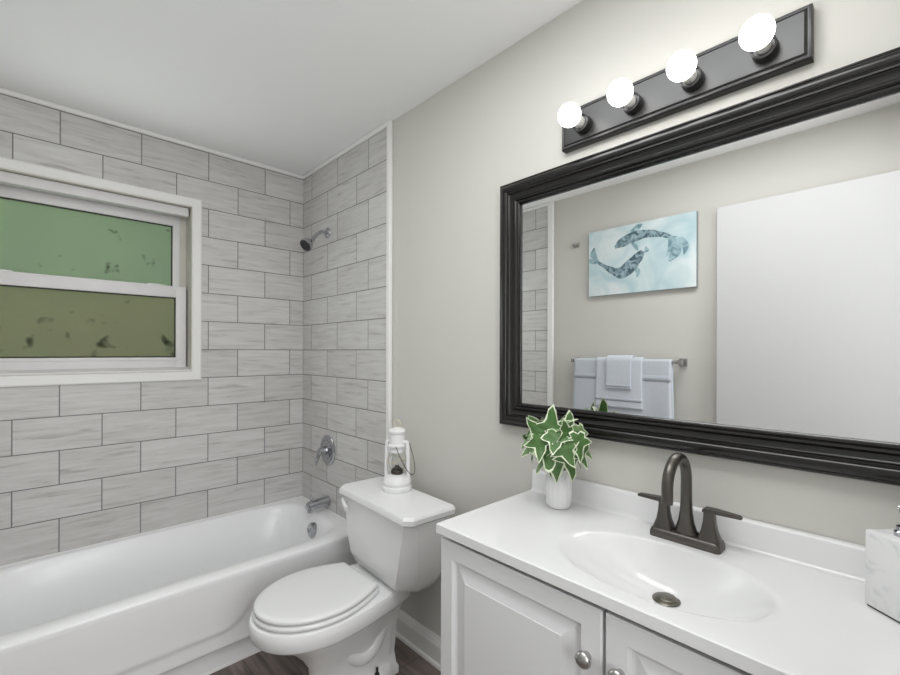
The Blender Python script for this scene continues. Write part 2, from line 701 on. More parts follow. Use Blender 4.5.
rect_frame_x(bm, WY0, WY1, WZ0, WZ1, prof, 0.0)
win = struct('window_1', bm, 'trim')
# jamb lining
bm = bmesh.new()
rect_frame_x(bm, WY0 + 0.004, WY1 - 0.004, WZ0 + 0.004, WZ1 - 0.004, [(0, -0.135), (0, 0.012), (0.004, 0.012), (0.004, -0.135)], 0.0)
obj('window_jamb', bm, 'jamb', parent=win, smooth=False)
# header strip at the top of the opening
obj('header_strip', bbox(-0.060, -0.012, WY0 + 0.004, WY1 - 0.012, 2.066, WZ1 - 0.006, 0.004), 'vinyl', parent=win)
obj('painted_shadow_line', bbox(-0.0965, -0.092, WY0 + 0.006, WY1 - 0.014, 2.080, 2.086, 0), 'seal_shadow', parent=win, smooth=False)  # solid dark strip standing in for the shadow line at the sash top
# sloped sill
bm = bmesh.new()
loft(bm, [[(-0.13, y, WZ0 + 0.004), (0.010, y, WZ0 + 0.004), (0.010, y, WZ0 + 0.012), (-0.06, y, WZ0 + 0.024), (-0.13, y, WZ0 + 0.030)] for y in (WY0 + 0.004, WY1 - 0.004)])
obj('window_sill', bm, 'vinyl', parent=win, smooth=False)


def sash(xa, xb, y0, y1, z0, z1, st, rt, rb, m, pm, lip):
    bm = bmesh.new()
    for b in (bbox(xa, xb, y0, y0 + st, z0, z1, 0.003), bbox(xa, xb, y1 - st, y1, z0, z1, 0.003),
              bbox(xa, xb, y0 + st - 0.002, y1 - st + 0.002, z1 - rt, z1, 0.003), bbox(xa, xb, y0 + st - 0.002, y1 - st + 0.002, z0, z0 + rb, 0.003)):
        merge(bm, b)
    s = obj('sash', bm, m, parent=win)
    bm = bmesh.new()
    g = 0.006
    xm = xb - lip
    for b in (bbox(xm - 0.01, xm, y0 + st - 0.001, y0 + st + g, z0 + rb, z1 - rt, 0), bbox(xm - 0.01, xm, y1 - st - g, y1 - st + 0.001, z0 + rb, z1 - rt, 0),
              bbox(xm - 0.01, xm, y0 + st, y1 - st, z1 - rt - g, z1 - rt + 0.001, 0), bbox(xm - 0.01, xm, y0 + st, y1 - st, z0 + rb - 0.001, z0 + rb + g, 0)):
        merge(bm, b)
    obj('gasket', bm, 'seal_shadow', parent=s, smooth=False)
    bm = bmesh.new()
    box(bm, xm - 0.010, xm - 0.005, y0 + st - 0.004, y1 - st + 0.004, z0 + rb - 0.004, z1 - rt + 0.004)
    obj('pane', bm, pm, parent=s, smooth=False)
    return s


sash(-0.122, -0.096, WY0 + 0.01, WY1 - 0.035, 1.655, 2.085, 0.034, 0.062, 0.03, 'vinyl', 'pane_up', 0.008)
for ya, yb in ((WY0 + 0.004, WY0 + 0.02), (WY1 - 0.036, WY1 - 0.004)):
    obj('sash_track', bbox(-0.130, -0.098, ya, yb, WZ0 + 0.02, WZ1 - 0.004, 0.002), 'jamb', parent=win, smooth=False)
obj('head_track', bbox(-0.130, -0.094, WY0 + 0.004, WY1 - 0.004, 2.083, WZ1 - 0.004, 0.001), 'jamb', parent=win, smooth=False)
lo = sash(-0.092, -0.062, WY0 + 0.008, WY1 - 0.012, 1.250, 1.690, 0.048, 0.061, 0.055, 'vinyl', 'pane_lo', 0.010)
obj('glazing_bead', bbox(-0.066, -0.058, WY0 + 0.03, WY1 - 0.048, 1.288, 1.302, 0.003), 'vinyl', parent=lo)
for y in (-1.36, -0.80):
    obj('sash_latch', bbox(-0.085, -0.066, y - 0.03, y + 0.03, 1.689, 1.696, 0.002), 'vinyl', parent=lo)

# greenery outside the window
bm = bmesh.new()
for i in range(3500):
    c = Vector((random.uniform(-1.5, -0.9), random.uniform(-2.9, 0.9), random.uniform(0.0, 3.0)))
    a = Vector((random.uniform(-1, 1), random.uniform(-1, 1), random.uniform(-1, 1))).normalized()
    b_ = a.orthogonal().normalized()
    s = random.uniform(0.05, 0.11)
    bm.faces.new([bm.verts.new(c + a * s), bm.verts.new(c + b_ * s * 0.45), bm.verts.new(c - a * s), bm.verts.new(c - b_ * s * 0.45)])
box(bm, -1.7, -1.5, -2.9, 0.9, 0.0, 3.0)
hd = obj('garden_hedge', bm, 'leafout', smooth=False, origin=(-1.3, -1.0, 0))
tag(hd, 'blurred green shrubbery outside the frosted bathroom window', 'hedge')
hd['kind'] = 'stuff'
bm = bmesh.new()
box(bm, -4.0, -0.14, -4.0, 2.0, -0.1, -0.002)
g = struct('ground', bm, 'leafout')

# ------------------------------------------------------------------ bathtub
TUBX, TUBZ = 0.728, 0.410
Y0, Y1 = RY + TILE + 0.001, -TILE - 0.001
tub = thing('bathtub', (0.36, -0.78, 0), 'white enamel alcove bathtub below the window', 'bathtub')
bm = bmesh.new()
NSEG = 72


def srect(cx, cy, a, b, n, z, seg=NSEG):
    out = []
    for i in range(seg):
        t = 2 * PI * i / seg
        c, s = math.cos(t), math.sin(t)
        r = (abs(c / a) ** n + abs(s / b) ** n) ** (-1.0 / n)
        out.append((cx + r * c, cy + r * s, z))
    return out


def outer(x0, x1, y0, y1, z, seg=NSEG):
    cx, cy, a, b = 0.33, (y0 + y1) / 2, 0.29, 0.67
    out = []
    for i in range(seg):
        t = 2 * PI * i / seg
        c, s = math.cos(t), math.sin(t)
        k = []
        if c > 1e-9: k.append((x1 - cx) / c)
        if c < -1e-9: k.append((x0 - cx) / c)
        if s > 1e-9: k.append((y1 - cy) / s)
        if s < -1e-9: k.append((y0 - cy) / s)
        r = min(k)
        out.append((cx + r * c, cy + r * s, z))
    # pull nearest vertices into the four corners
    for X in (x0, x1):
        for Y in (y0, y1):
            j = min(range(seg), key=lambda q: (out[q][0] - X) ** 2 + (out[q][1] - Y) ** 2)
            out[j] = (X, Y, z)
    return out


cy = (Y0 + Y1) / 2
rings = [outer(0.001, TUBX - 0.0005, Y0, Y1, TUBZ - 0.03), outer(0.001, TUBX, Y0, Y1, TUBZ - 0.009), outer(0.001, TUBX - 0.002, Y0, Y1, TUBZ - 0.004), outer(0.001, TUBX - 0.007, Y0, Y1, TUBZ)]
icx, icy = 0.338, cy - 0.005
for a, b, n, z in ((0.314, 0.702, 7, TUBZ + 0.001), (0.309, 0.695, 7, TUBZ - 0.002), (0.303, 0.687, 6.5, TUBZ - 0.010), (0.295, 0.676, 6, TUBZ - 0.04),
                   (0.275, 0.655, 4.8, 0.30), (0.262, 0.630, 4.5, 0.20), (0.245, 0.600, 4.2, 0.12), (0.220, 0.570, 4, 0.085), (0.18, 0.52, 3.6, 0.072), (0.10, 0.4, 3, 0.068), (0.02, 0.1, 2, 0.066)):
    rings.append(srect(icx, icy, a, b, n, z))
loft(bm, rings, cap0=False)
obj('basin', bm, 'tub', tub, angle=50)
# apron: grid with a proud upper panel
bm = bmesh.new()
NY, NZ = 140, 60


def sm(t):
    t = max(0.0, min(1.0, t))
    return t * t * (3 - 2 * t)


def apron_x(y, z):
    # rounded-corner panel: above z=.17, left of y=-.60
    dz = z - 0.168
    dy = -0.57 - y
    r = 0.13
    if dz < r and dy < r:
        d = r - math.hypot(r - dz, r - dy)
    else:
        d = min(dz, dy)
    x = 0.713 + 0.007 * sm(0.5 + d / 0.03)
    lip = sm((z - 0.20) / 0.19)
    x = x * (1 - lip) + (TUBX - 0.0015) * lip
    low = sm((0.103 - z) / 0.016)
    return x - 0.028 * low


grid = []
for j in range(NZ + 1):
    z = 0.004 + (TUBZ - 0.020 - 0.004) * j / NZ
    grid.append([bm.verts.new((apron_x(Y0 + (Y1 - Y0) * i / NY, z), Y0 + (Y1 - Y0) * i / NY, z)) for i in range(NY + 1)])
for j in range(NZ):
    for i in range(NY):
        bm.faces.new((grid[j][i], grid[j][i + 1], grid[j + 1][i + 1], grid[j + 1][i]))
back = [bm.verts.new((0.60, Y0, 0.004)), bm.verts.new((0.60, Y1, 0.004)), bm.verts.new((0.66, Y1, TUBZ - 0.03)), bm.verts.new((0.66, Y0, TUBZ - 0.03))]
bm.faces.new(back)
obj('apron', bm, 'tub', tub, angle=60)
bm = bmesh.new()
lathe(bm, [(0.001, -0.014), (0.044, -0.014), (0.044, 0.0), (0.043, 0.008), (0.034, 0.014), (0.001, 0.015)], (0.362, -0.1185, 0.330), '-Y')
ov = obj('overflow_plate', bm, 'chrome', tub)
bm = bmesh.new()
tube(bm, [(0.362, -0.130, 0.328), (0.362, -0.142, 0.330), (0.362, -0.146, 0.348)], [0.006, 0.006, 0.005], 10)
obj('overflow_lever', bm, 'chrome', tub, parent=ov)
bm = bmesh.new()
lathe(bm, [(0.001, 0.066), (0.032, 0.066), (0.032, 0.071), (0.022, 0.074), (0.001, 0.074)], (0.335, -0.30, 0), 'Z')
obj('drain', bm, 'chrome', tub)
# quarter round at the tub's foot
bm = bmesh.new()
pf = [(0.655, 0.0005)] + [(0.672 + 0.016 * math.cos(a), 0.0005 + 0.022 * math.sin(a)) for a in [i * PI / 12 for i in range(7)]] + [(0.655, 0.022)]
loft(bm, [[(x, y, z) for x, z in pf] for y in (Y0, -0.026)])
struct('trim_7', bm, 'trim', smooth=False)
bm = bmesh.new()
for a, b in (((0.0005, Y0), (0.0005, Y1)),):
    loft(bm, [[(0.0005, y, TUBZ - 0.002), (0.009, y, TUBZ - 0.001), (0.0005, y, TUBZ + 0.007)] for y in (Y0, Y1)])
loft(bm, [[(x, Y1 + 0.0005, TUBZ - 0.002), (x, Y1 - 0.008, TUBZ - 0.001), (x, Y1 + 0.0005, TUBZ + 0.007)] for x in (0.001, TUBX)])
obj('caulk_bead', bm, 'caulk', tub, smooth=False)

# ------------------------------------------------------------------ shower fittings
TY = -TILE
sh = thing('wall_shower', (0.322, TY, 2.035), 'chrome shower head on a bent arm high on the tiled wall', 'shower head')
bm = bmesh.new()
lathe(bm, [(0.001, 0.0), (0.031, 0.0), (0.030, 0.004), (0.022, 0.010), (0.012, 0.012), (0.001, 0.012)], (0.322, TY, 2.035), '-Y')
obj('flange', bm, 'chrome', sh)
bm = bmesh.new()
tube(bm, spline([(0.322, TY - 0.004, 2.035), (0.322, -0.05, 2.034), (0.322, -0.076, 2.014), (0.324, -0.108, 1.974)], 6), 0.0105, 14)
obj('arm', bm, 'chrome', sh)
bm = bmesh.new()
d = Vector((0.22, -0.74, -0.64)).normalized()
o = Vector((0.324, -0.104, 1.978))
pr = [(0.001, -0.004), (0.012, -0.004), (0.015, 0.004), (0.013, 0.012), (0.019, 0.018), (0.024, 0.030), (0.034, 0.048), (0.037, 0.056), (0.037, 0.066), (0.034, 0.069)]
s1 = d.orthogonal().normalized()
s2 = d.cross(s1)
loft(bm, [[o + d * h + (s1 * math.cos(t) + s2 * math.sin(t)) * r for t in [2 * PI * i / 32 for i in range(32)]] for r, h in pr])
hdo = obj('head', bm, 'chrome', sh)
bm = bmesh.new()
loft(bm, [[o + d * h + (s1 * math.cos(t) + s2 * math.sin(t)) * r for t in [2 * PI * i / 32 for i in range(32)]] for r, h in ((0.0335, 0.066), (0.0335, 0.0705), (0.025, 0.072), (0.023, 0.0705), (0.012, 0.0715), (0.001, 0.0715))])
obj('spray_face', bm, 'black', sh, parent=hdo)

va = thing('shower_valve', (0.336, TY, 0.762), 'round chrome shower valve with lever handle on the tiled wall', 'shower valve')
bm = bmesh.new()
lathe(bm, [(0.001, 0.0), (0.088, 0.0), (0.088, 0.004), (0.080, 0.010), (0.068, 0.013), (0.060, 0.011), (0.050, 0.012), (0.030, 0.016), (0.001, 0.016)], (0.336, TY, 0.762), '-Y', 48)
obj('escutcheon', bm, 'chrome', va)
bm = bmesh.new()
lathe(bm, [(0.001, 0.014), (0.026, 0.014), (0.024, 0.035), (0.021, 0.058), (0.012, 0.064), (0.001, 0.065)], (0.336, TY, 0.762), '-Y')
tube(bm, [(0.336, TY - 0.048, 0.762), (0.328, TY - 0.060, 0.735), (0.318, TY - 0.066, 0.700), (0.312, TY - 0.066, 0.682)], [0.012, 0.011, 0.009, 0.007], 12)
obj('lever_handle', bm, 'chrome', va)

sp = thing('tub_spout', (0.334, TY, 0.47), 'chrome tub spout above the overflow plate', 'tub spout')
bm = bmesh.new()
rr = []
for y, rz, rx_, dz in ((TY, 0.027, 0.027, 0), (TY - 0.01, 0.027, 0.027, 0), (-0.04, 0.024, 0.025, 0.0), (-0.08, 0.023, 0.025, -0.002), (-0.115, 0.023, 0.025, -0.005), (-0.132, 0.021, 0.024, -0.008), (-0.139, 0.014, 0.018, -0.011)):
    rr.append([(0.334 + 1.12 * rx_ * math.cos(t), y, 0.466 + dz + 1.15 * rz * math.sin(t)) for t in [2 * PI * i / 28 for i in range(28)]])
loft(bm, rr)
lathe(bm, [(0.001, -0.04), (0.016, -0.04), (0.017, -0.01), (0.001, -0.01)], (0.334, -0.118, 0.464), 'Z', 20)
obj('spout_body', bm, 'chrome', sp)
bm = bmesh.new()
lathe(bm, [(0.001, 0.0), (0.005, 0.0), (0.005, 0.010), (0.008, 0.014), (0.006, 0.022), (0.001, 0.023)], (0.334, -0.112, 0.486), 'Z', 14)
obj('diverter_knob', bm, 'chrome', sp)

# ------------------------------------------------------------------ toilet
CX = 1.126
toilet = thing('toilet', (CX, -0.40, 0), 'white two-piece toilet with closed lid between tub and vanity', 'toilet')


def egg(cx, w, yf, ym, yb, wb, z, seg=72):
    """front half ellipse from ym to yf, then sides draw in to a flat back of half width wb"""
    pts = []
    n = seg // 2
    for i in range(n + 1):
        t = PI * i / n
        pts.append((cx + w * math.cos(t), ym - (ym - yf) * (math.sin(t) ** 0.95), z))
    m = (seg - n) // 2
    side = [(w + (wb - w) * (i / m) ** 1.7, ym + (yb - ym) * i / m) for i in range(1, m + 1)]
    for wid, y in side:
        pts.append((cx - wid, y, z))
    for wid, y in reversed(side):
        pts.append((cx + wid, y, z))
    return pts


bm = bmesh.new()
loft(bm, [
    egg(CX, 0.098, -0.520, -0.36, -0.152, 0.086, 0.0),
    egg(CX, 0.098, -0.520, -0.36, -0.152, 0.086, 0.030),
    egg(CX, 0.088, -0.510, -0.36, -0.158, 0.076, 0.042),
    egg(CX, 0.082, -0.500, -0.36, -0.162, 0.068, 0.09),
    egg(CX, 0.082, -0.505, -0.37, -0.160, 0.074, 0.14),
    egg(CX, 0.094, -0.535, -0.39, -0.158, 0.076, 0.19),
    egg(CX, 0.118, -0.580, -0.42, -0.156, 0.084, 0.24),
    egg(CX, 0.142, -0.625, -0.45, -0.152, 0.096, 0.275),
    egg(CX, 0.158, -0.655, -0.46, -0.147, 0.106, 0.302),
    egg(CX, 0.166, -0.670, -0.47, -0.142, 0.114, 0.316),
    egg(CX, 0.186, -0.704, -0.47, -0.133, 0.128, 0.322),
    egg(CX, 0.192, -0.714, -0.47, -0.130, 0.133, 0.332),
    egg(CX, 0.194, -0.718, -0.47, -0.130, 0.134, 0.378),
    egg(CX, 0.190, -0.713, -0.47, -0.133, 0.131, 0.388),
    egg(CX, 0.180, -0.692, -0.47, -0.138, 0.124, 0.392),
])
# trapway bulges on both sides
for sx in (-1, 1):
    tube(bm, spline([(CX + sx * 0.060, -0.42, 0.22), (CX + sx * 0.068, -0.34, 0.14), (CX + sx * 0.064, -0.27, 0.15), (CX + sx * 0.058, -0.225, 0.22), (CX + sx * 0.050, -0.195, 0.19), (CX + sx * 0.044, -0.192, 0.10), (CX + sx * 0.044, -0.195, 0.03)], 6),
         [0.026 + 0.009 * math.sin(PI * i / 36) for i in range(37)], 16)
    rr = []
    for z, e in ((0.0, 0.0), (0.040, 0.0), (0.052, 0.010)):
        rr.append([(CX + sx * 0.05, -0.37 + e, z), (CX + sx * (0.104 - e), -0.33 + e, z), (CX + sx * (0.104 - e), -0.20 - e, z), (CX + sx * 0.05, -0.15 - e, z)])
    loft(bm, rr)
obj('bowl', bm, 'porc', toilet, angle=45)
for sx in (-1, 1):
    bm = bmesh.new()
    lathe(bm, [(0.001, 0.050), (0.010, 0.050), (0.010, 0.054), (0.005, 0.055), (0.005, 0.078), (0.001, 0.079)], (CX + sx * 0.094, -0.265, 0), 'Z', 14)
    obj('floor_bolt', bm, 'wire', toilet)
# seat and lid
ZS = 0.393
bm = bmesh.new()
SW = 0.188
loft(bm, [egg(CX, SW - 0.006, -0.698, -0.47, -0.285, 0.124, ZS), egg(CX, SW, -0.705, -0.47, -0.280, 0.128, ZS + 0.0055), egg(CX, SW, -0.705, -0.47, -0.280, 0.128, ZS + 0.0135), egg(CX, SW - 0.006, -0.698, -0.47, -0.285, 0.124, ZS + 0.0185)])
obj('seat', bm, 'seat', toilet, angle=60)
bm = bmesh.new()
LW = 0.184
loft(bm, [egg(CX, LW - 0.006, -0.696, -0.47, -0.290, 0.120, ZS + 0.021), egg(CX, LW, -0.702, -0.47, -0.284, 0.124, ZS + 0.026), egg(CX, LW, -0.702, -0.47, -0.284, 0.124, ZS + 0.034), egg(CX, LW - 0.004, -0.698, -0.47, -0.288, 0.120, ZS + 0.039), egg(CX, LW - 0.018, -0.680, -0.47, -0.30, 0.108, ZS + 0.0415), egg(CX, LW - 0.06, -0.62, -0.47, -0.34, 0.08, ZS + 0.0425)])
obj('seat_lid', bm, 'seat', toilet, angle=60)
for sx in (-1, 1):
    obj('seat_hinge', bbox(CX + sx * 0.078 - 0.022, CX + sx * 0.078 + 0.022, -0.283, -0.258, 0.3915, 0.414, 0.006), 'seat', toilet)
# tank
ROT = math.radians(-3.0)


def tank_ring(w, yf, yb, c, z):
    pts = [(-w + c, yf), (w - c, yf), (w, yf + c * 1.1), (w, yb - 0.012), (w - 0.012, yb), (-w + 0.012, yb), (-w, yb - 0.012), (-w, yf + c * 1.1)]
    tcx = 1.156 + (1.198 - 1.156) * (z - 0.39) / 0.355
    out = []
    cr, sr = math.cos(ROT), math.sin(ROT)
    for x, y in pts:
        yy = y + 0.16
        out.append((tcx + x * cr - yy * sr, -0.16 + x * sr + yy * cr, z))
    return out


def bev_edges(bm, off, seg=3, ang=20):
    es = [e for e in bm.edges if len(e.link_faces) == 2 and e.calc_face_angle(0) > math.radians(ang)]
    bmesh.ops.bevel(bm, geom=es, offset=off, segments=seg, profile=0.5, affect='EDGES', clamp_overlap=True)


bm = bmesh.new()
loft(bm, [tank_ring(0.192, -0.218, -0.080, 0.058, 0.3935), tank_ring(0.216, -0.240, -0.072, 0.058, 0.420), tank_ring(0.235, -0.253, -0.070, 0.056, 0.46), tank_ring(0.250, -0.262, -0.068, 0.052, 0.53),
          tank_ring(0.257, -0.267, -0.067, 0.044, 0.61), tank_ring(0.260, -0.270, -0.067, 0.034, 0.704)])
bev_edges(bm, 0.006, 2, 25)
obj('tank', bm, 'porc', toilet, angle=35)
bm = bmesh.new()
loft(bm, [tank_ring(0.264, -0.280, -0.060, 0.024, 0.705), tank_ring(0.273, -0.292, -0.054, 0.026, 0.714), tank_ring(0.273, -0.292, -0.054, 0.026, 0.732), tank_ring(0.266, -0.285, -0.060, 0.025, 0.742), tank_ring(0.23, -0.245, -0.085, 0.03, 0.7445)])
bev_edges(bm, 0.009, 4, 25)
obj('tank_lid', bm, 'porc', toilet, angle=35)
bm = bmesh.new()
fx, fy, fz = 0.958, -0.258, 0.683
lathe(bm, [(0.001, 0.0), (0.015, 0.0), (0.014, 0.012), (0.001, 0.014)], (fx, fy, fz), '-Y', 20)
tube(bm, [(fx, fy - 0.014, fz), (fx + 0.03, fy - 0.024, fz - 0.008), (fx + 0.055, fy - 0.026, fz - 0.020)], [0.011, 0.013, 0.014], 14, flat=(0.6, 1))
obj('flush_lever', bm, 'seat', toilet)

# ------------------------------------------------------------------ lantern on the tank lid
LX, LY, LZ = 1.157, -0.122, 0.7450
lan = thing('lantern', (LX, LY, LZ), 'small white hurricane lantern standing on the toilet tank lid', 'lantern')
bm = bmesh.new()
lathe(bm, [(0.001, 0), (0.062, 0), (0.064, 0.006), (0.064, 0.018), (0.060, 0.022), (0.060, 0.030), (0.063, 0.034), (0.061, 0.046), (0.052, 0.058), (0.034, 0.066), (0.024, 0.068), (0.001, 0.068)], (LX, LY, LZ), 'Z', 40)
obj('fuel_tank', bm, 'lantern', lan)
bm = bmesh.new()
lathe(bm, [(0.001, 0.066), (0.022, 0.066), (0.026, 0.072), (0.026, 0.084), (0.024, 0.088), (0.012, 0.096), (0.008, 0.104), (0.001, 0.104)], (LX, LY, LZ), 'Z', 28)
obj('burner', bm, 'wire', lan)
bm = bmesh.new()
gp = [(0.026, 0.088), (0.034, 0.100), (0.039, 0.120), (0.038, 0.140), (0.031, 0.160), (0.027, 0.170)]
lathe(bm, gp + [(r - 0.002, h) for r, h in reversed(gp)], (LX, LY, LZ), 'Z', 36)
bm.faces.ensure_lookup_table()
for f in [f for f in bm.faces if len(f.verts) > 4]:
    bm.faces.remove(f)
obj('glass_chimney', bm, 'glass', lan)
bm = bmesh.new()
for k in range(3):
    a = k * PI / 3 + 0.3
    tube(bm, spline([(LX + 0.043 * math.cos(a), LY + 0.043 * math.sin(a), LZ + 0.118), (LX + 0.02 * math.cos(a + 1.57), LY + 0.02 * math.sin(a + 1.57), LZ + 0.118), (LX - 0.043 * math.cos(a), LY - 0.043 * math.sin(a), LZ + 0.118)], 2), 0.0016, 6) if False else None
tube(bm, [(LX + 0.042 * math.cos(a), LY + 0.042 * math.sin(a), LZ + 0.128 + 0.012 * math.cos(2 * a)) for a in [2 * PI * i / 28 for i in range(29)]], 0.0018, 6)
obj('globe_guard', bm, 'cream', lan)
bm = bmesh.new()
lathe(bm, [(0.027, 0.160), (0.030, 0.162), (0.030, 0.172), (0.027, 0.176), (0.029, 0.184), (0.040, 0.188), (0.040, 0.193), (0.034, 0.198), (0.033, 0.240), (0.036, 0.243), (0.037, 0.252), (0.030, 0.262), (0.014, 0.268), (0.001, 0.269)], (LX, LY, LZ), 'Z', 36)
obj('hood', bm, 'lantern', lan)
ax = Vector((0.90, 0.43, 0)).normalized()
for s in (-1, 1):
    bm = bmesh.new()
    q = [Vector((LX, LY, LZ)) + ax * (s * r) + Vector((0, 0, h)) for r, h in ((0.030, 0.205), (0.045, 0.206), (0.049, 0.196), (0.0505, 0.17), (0.053, 0.08), (0.053, 0.050))]
    tube(bm, spline(q, 5), 0.0085, 14)
    obj('side_tube', bm, 'lantern', lan)
bm = bmesh.new()
tube(bm, [(LX + ax.x * 0.015 * math.cos(a), LY + ax.y * 0.015 * math.cos(a), LZ + 0.284 + 0.016 * math.sin(a)) for a in [2 * PI * i / 24 for i in range(25)]], 0.0028, 8)
obj('top_ring', bm, 'cream', lan)
bm = bmesh.new()
pp = Vector((0.6, 0.8, 0)) * 0.0
q = []
for i in range(21):
    a = PI * i / 20
    side = Vector((0.25, -0.97, 0)) * (0.046 * math.cos(a))
    drop = math.sin(a)
    q.append(Vector((LX, LY, LZ + 0.196)) + side + Vector((0.97, 0.25, 0)) * (0.030 + 0.055 * drop) + Vector((0, 0, -0.120 * drop)))
tube(bm, q, 0.0016, 8)
obj('bail_handle', bm, 'wire', lan)

# ------------------------------------------------------------------ vanity
VX0, VX1 = 1.790, RX - 0.002
VF = -0.447       # door fronts
CZ = 0.867
van = thing('vanity_cabinet', (2.29, -0.22, 0), 'white bathroom vanity cabinet with raised panel doors under the sink top', 'cabinet')
bm = bmesh.new()
zt_ = CZ - 0.031
box(bm, VX0 + 0.006, VX0 + 0.024, VF + 0.020, -0.002, 0.10, zt_)
box(bm, VX1 - 0.021, VX1 - 0.003, VF + 0.020, -0.002, 0.10, zt_)
box(bm, VX0 + 0.024, VX1 - 0.021, VF + 0.020, -0.002, 0.10, 0.118)
box(bm, VX0 + 0.024, VX1 - 0.021, -0.010, -0.002, 0.118, zt_)
box(bm, VX0 + 0.024, VX1 - 0.021, VF + 0.020, VF + 0.038, zt_ - 0.075, zt_ - 0.036)
box(bm, 2.25, 2.29, VF + 0.020, VF + 0.038, 0.118, zt_ - 0.075)
box(bm, VX0 + 0.006, VX1 - 0.003, VF + 0.080, -0.002, 0.0, 0.10)
obj('carcass', bm, 'cab', van, smooth=False)


def panel_door(x0, x1, z0, z1, yf, th, knob):
    """raised-panel door: stepped rectangular rings on the front face"""
    bm = bmesh.new()
    steps = [(0.0, th), (0.0, 0.003), (0.003, 0.0), (0.045, 0.0), (0.050, 0.009), (0.055, 0.011), (0.058, 0.011), (0.092, 0.0022), (0.0925, 0.0008), (0.096, 0.0006)]
    rings = [[(x0 + a, yf + d_, z0 + a), (x1 - a, yf + d_, z0 + a), (x1 - a, yf + d_, z1 - a), (x0 + a, yf + d_, z1 - a)] for a, d_ in steps]
    loft(bm, rings)
    dd = obj('door', bm, 'cab', van, angle=12)
    bm = bmesh.new()
    lathe(bm, [(0.001, 0.0), (0.009, 0.0), (0.0075, 0.006), (0.009, 0.010), (0.0145, 0.013), (0.0172, 0.017), (0.0172, 0.0195), (0.0155, 0.0235), (0.012, 0.0265), (0.007, 0.0285), (0.001, 0.0292)], knob, '-Y', 28)
    obj('knob', bm, 'nickel', van, parent=dd)
    return dd


panel_door(VX0 + 0.002, 2.2665, 0.115, CZ - 0.042, VF, 0.018, (2.236, VF, 0.722))
panel_door(2.2735, VX1 - 0.012, 0.115, CZ - 0.042, VF, 0.018, (2.306, VF, 0.722))

# sink top with integrated oval bowl
top = thing('sink', (2.29, -0.23, CZ - 0.03), 'white one-piece vanity top with oval sink bowl and backsplash', 'sink')
bm = bmesh.new()
BX, BY, BA, BB = 2.300, -0.272, 0.218, 0.142
seg = 72
tx0, tx1, ty0, ty1 = VX0 - 0.004, VX1, -0.458, -0.002


def rect_ring(x0, x1, y0, y1, z):
    out = []
    for i in range(seg):
        t = 2 * PI * i / seg
        c, s = math.cos(t), math.sin(t)
        k = []
        if c > 1e-9: k.append((x1 - BX) / c)
        if c < -1e-9: k.append((x0 - BX) / c)
        if s > 1e-9: k.append((y1 - BY) / s)
        if s < -1e-9: k.append((y0 - BY) / s)
        r = min(k)
        out.append([BX + r * c, BY + r * s, z])
    for X in (x0, x1):
        for Y in (y0, y1):
            j = min(range(seg), key=lambda q: (out[q][0] - X) ** 2 + (out[q][1] - Y) ** 2)
            out[j] = [X, Y, z]
    return out


rings = [rect_ring(tx0 + 0.10, tx1, ty0 + 0.015, ty1, CZ - 0.028), rect_ring(tx0 + 0.002, tx1, ty0 + 0.002, ty1, CZ - 0.028), rect_ring(tx0, tx1, ty0, ty1, CZ - 0.026), rect_ring(tx0, tx1, ty0, ty1, CZ - 0.003), rect_ring(tx0 + 0.003, tx1, ty0 + 0.003, ty1, CZ)]
DXo, DYo = 2.300, -0.205
PROF = [(1.09, 0.0), (1.06, -0.0004), (1.03, -0.0016), (1.0, -0.0042), (0.97, -0.0090), (0.94, -0.0155)]
for i in range(1, 13):
    k = 0.94 * (1 - i / 12.6)
    PROF.append((k, -0.0155 - 0.085 * (1 - (k / 0.94) ** 2.3)))
for k, z in PROF:
    t = (1 - k) if k < 1 else 0
    cx_, cy_ = BX + (DXo - BX) * t, BY + (DYo - BY) * t
    rings.append([(cx_ + BA * k * math.cos(2 * PI * i / seg), cy_ + BB * k * math.sin(2 * PI * i / seg), CZ + z) for i in range(seg)])
loft(bm, rings, cap0=False, cap1=True)
# closing underside of the bowl
obj('countertop', bm, 'marbtop', top, angle=28)
bm = bmesh.new()
# backsplash with rounded top and a cove at the counter
pb = [(-0.002, CZ - 0.001), (-0.034, CZ + 0.0), (-0.026, CZ + 0.003), (-0.022, CZ + 0.010), (-0.021, CZ + 0.060), (-0.019, CZ + 0.066), (-0.015, CZ + 0.068), (-0.002, CZ + 0.068)]
extrude_profile_x(bm, pb, tx0 + 0.006, tx1)
obj('backsplash', bm, 'marbtop', top, angle=50)
bm = bmesh.new()
lathe(bm, [(0.001, -0.103), (0.026, -0.103), (0.030, -0.0975), (0.028, -0.0955), (0.023, -0.095), (0.0225, -0.093), (0.020, -0.0915), (0.001, -0.0905)], (DXo, DYo, CZ), 'Z', 32)
obj('drain_stopper', bm, 'pewter', top)

# faucet
fc = thing('faucet', (2.301, -0.080, CZ), 'dark bronze two-handle faucet with arched spout on the white sink top', 'faucet')
bm = bmesh.new()
for b in ():
    pass


def rrect(cx, cy_, a, b, r, z, n=5):
    out = []
    for qx, qy, st in ((1, 1, 0), (-1, 1, 1), (-1, -1, 2), (1, -1, 3)):
        for i in range(n + 1):
            t = (st + i / n) * PI / 2
            out.append((cx + qx * (a - r) + r * math.cos(t), cy_ + qy * (b - r) + r * math.sin(t), z))
    return out


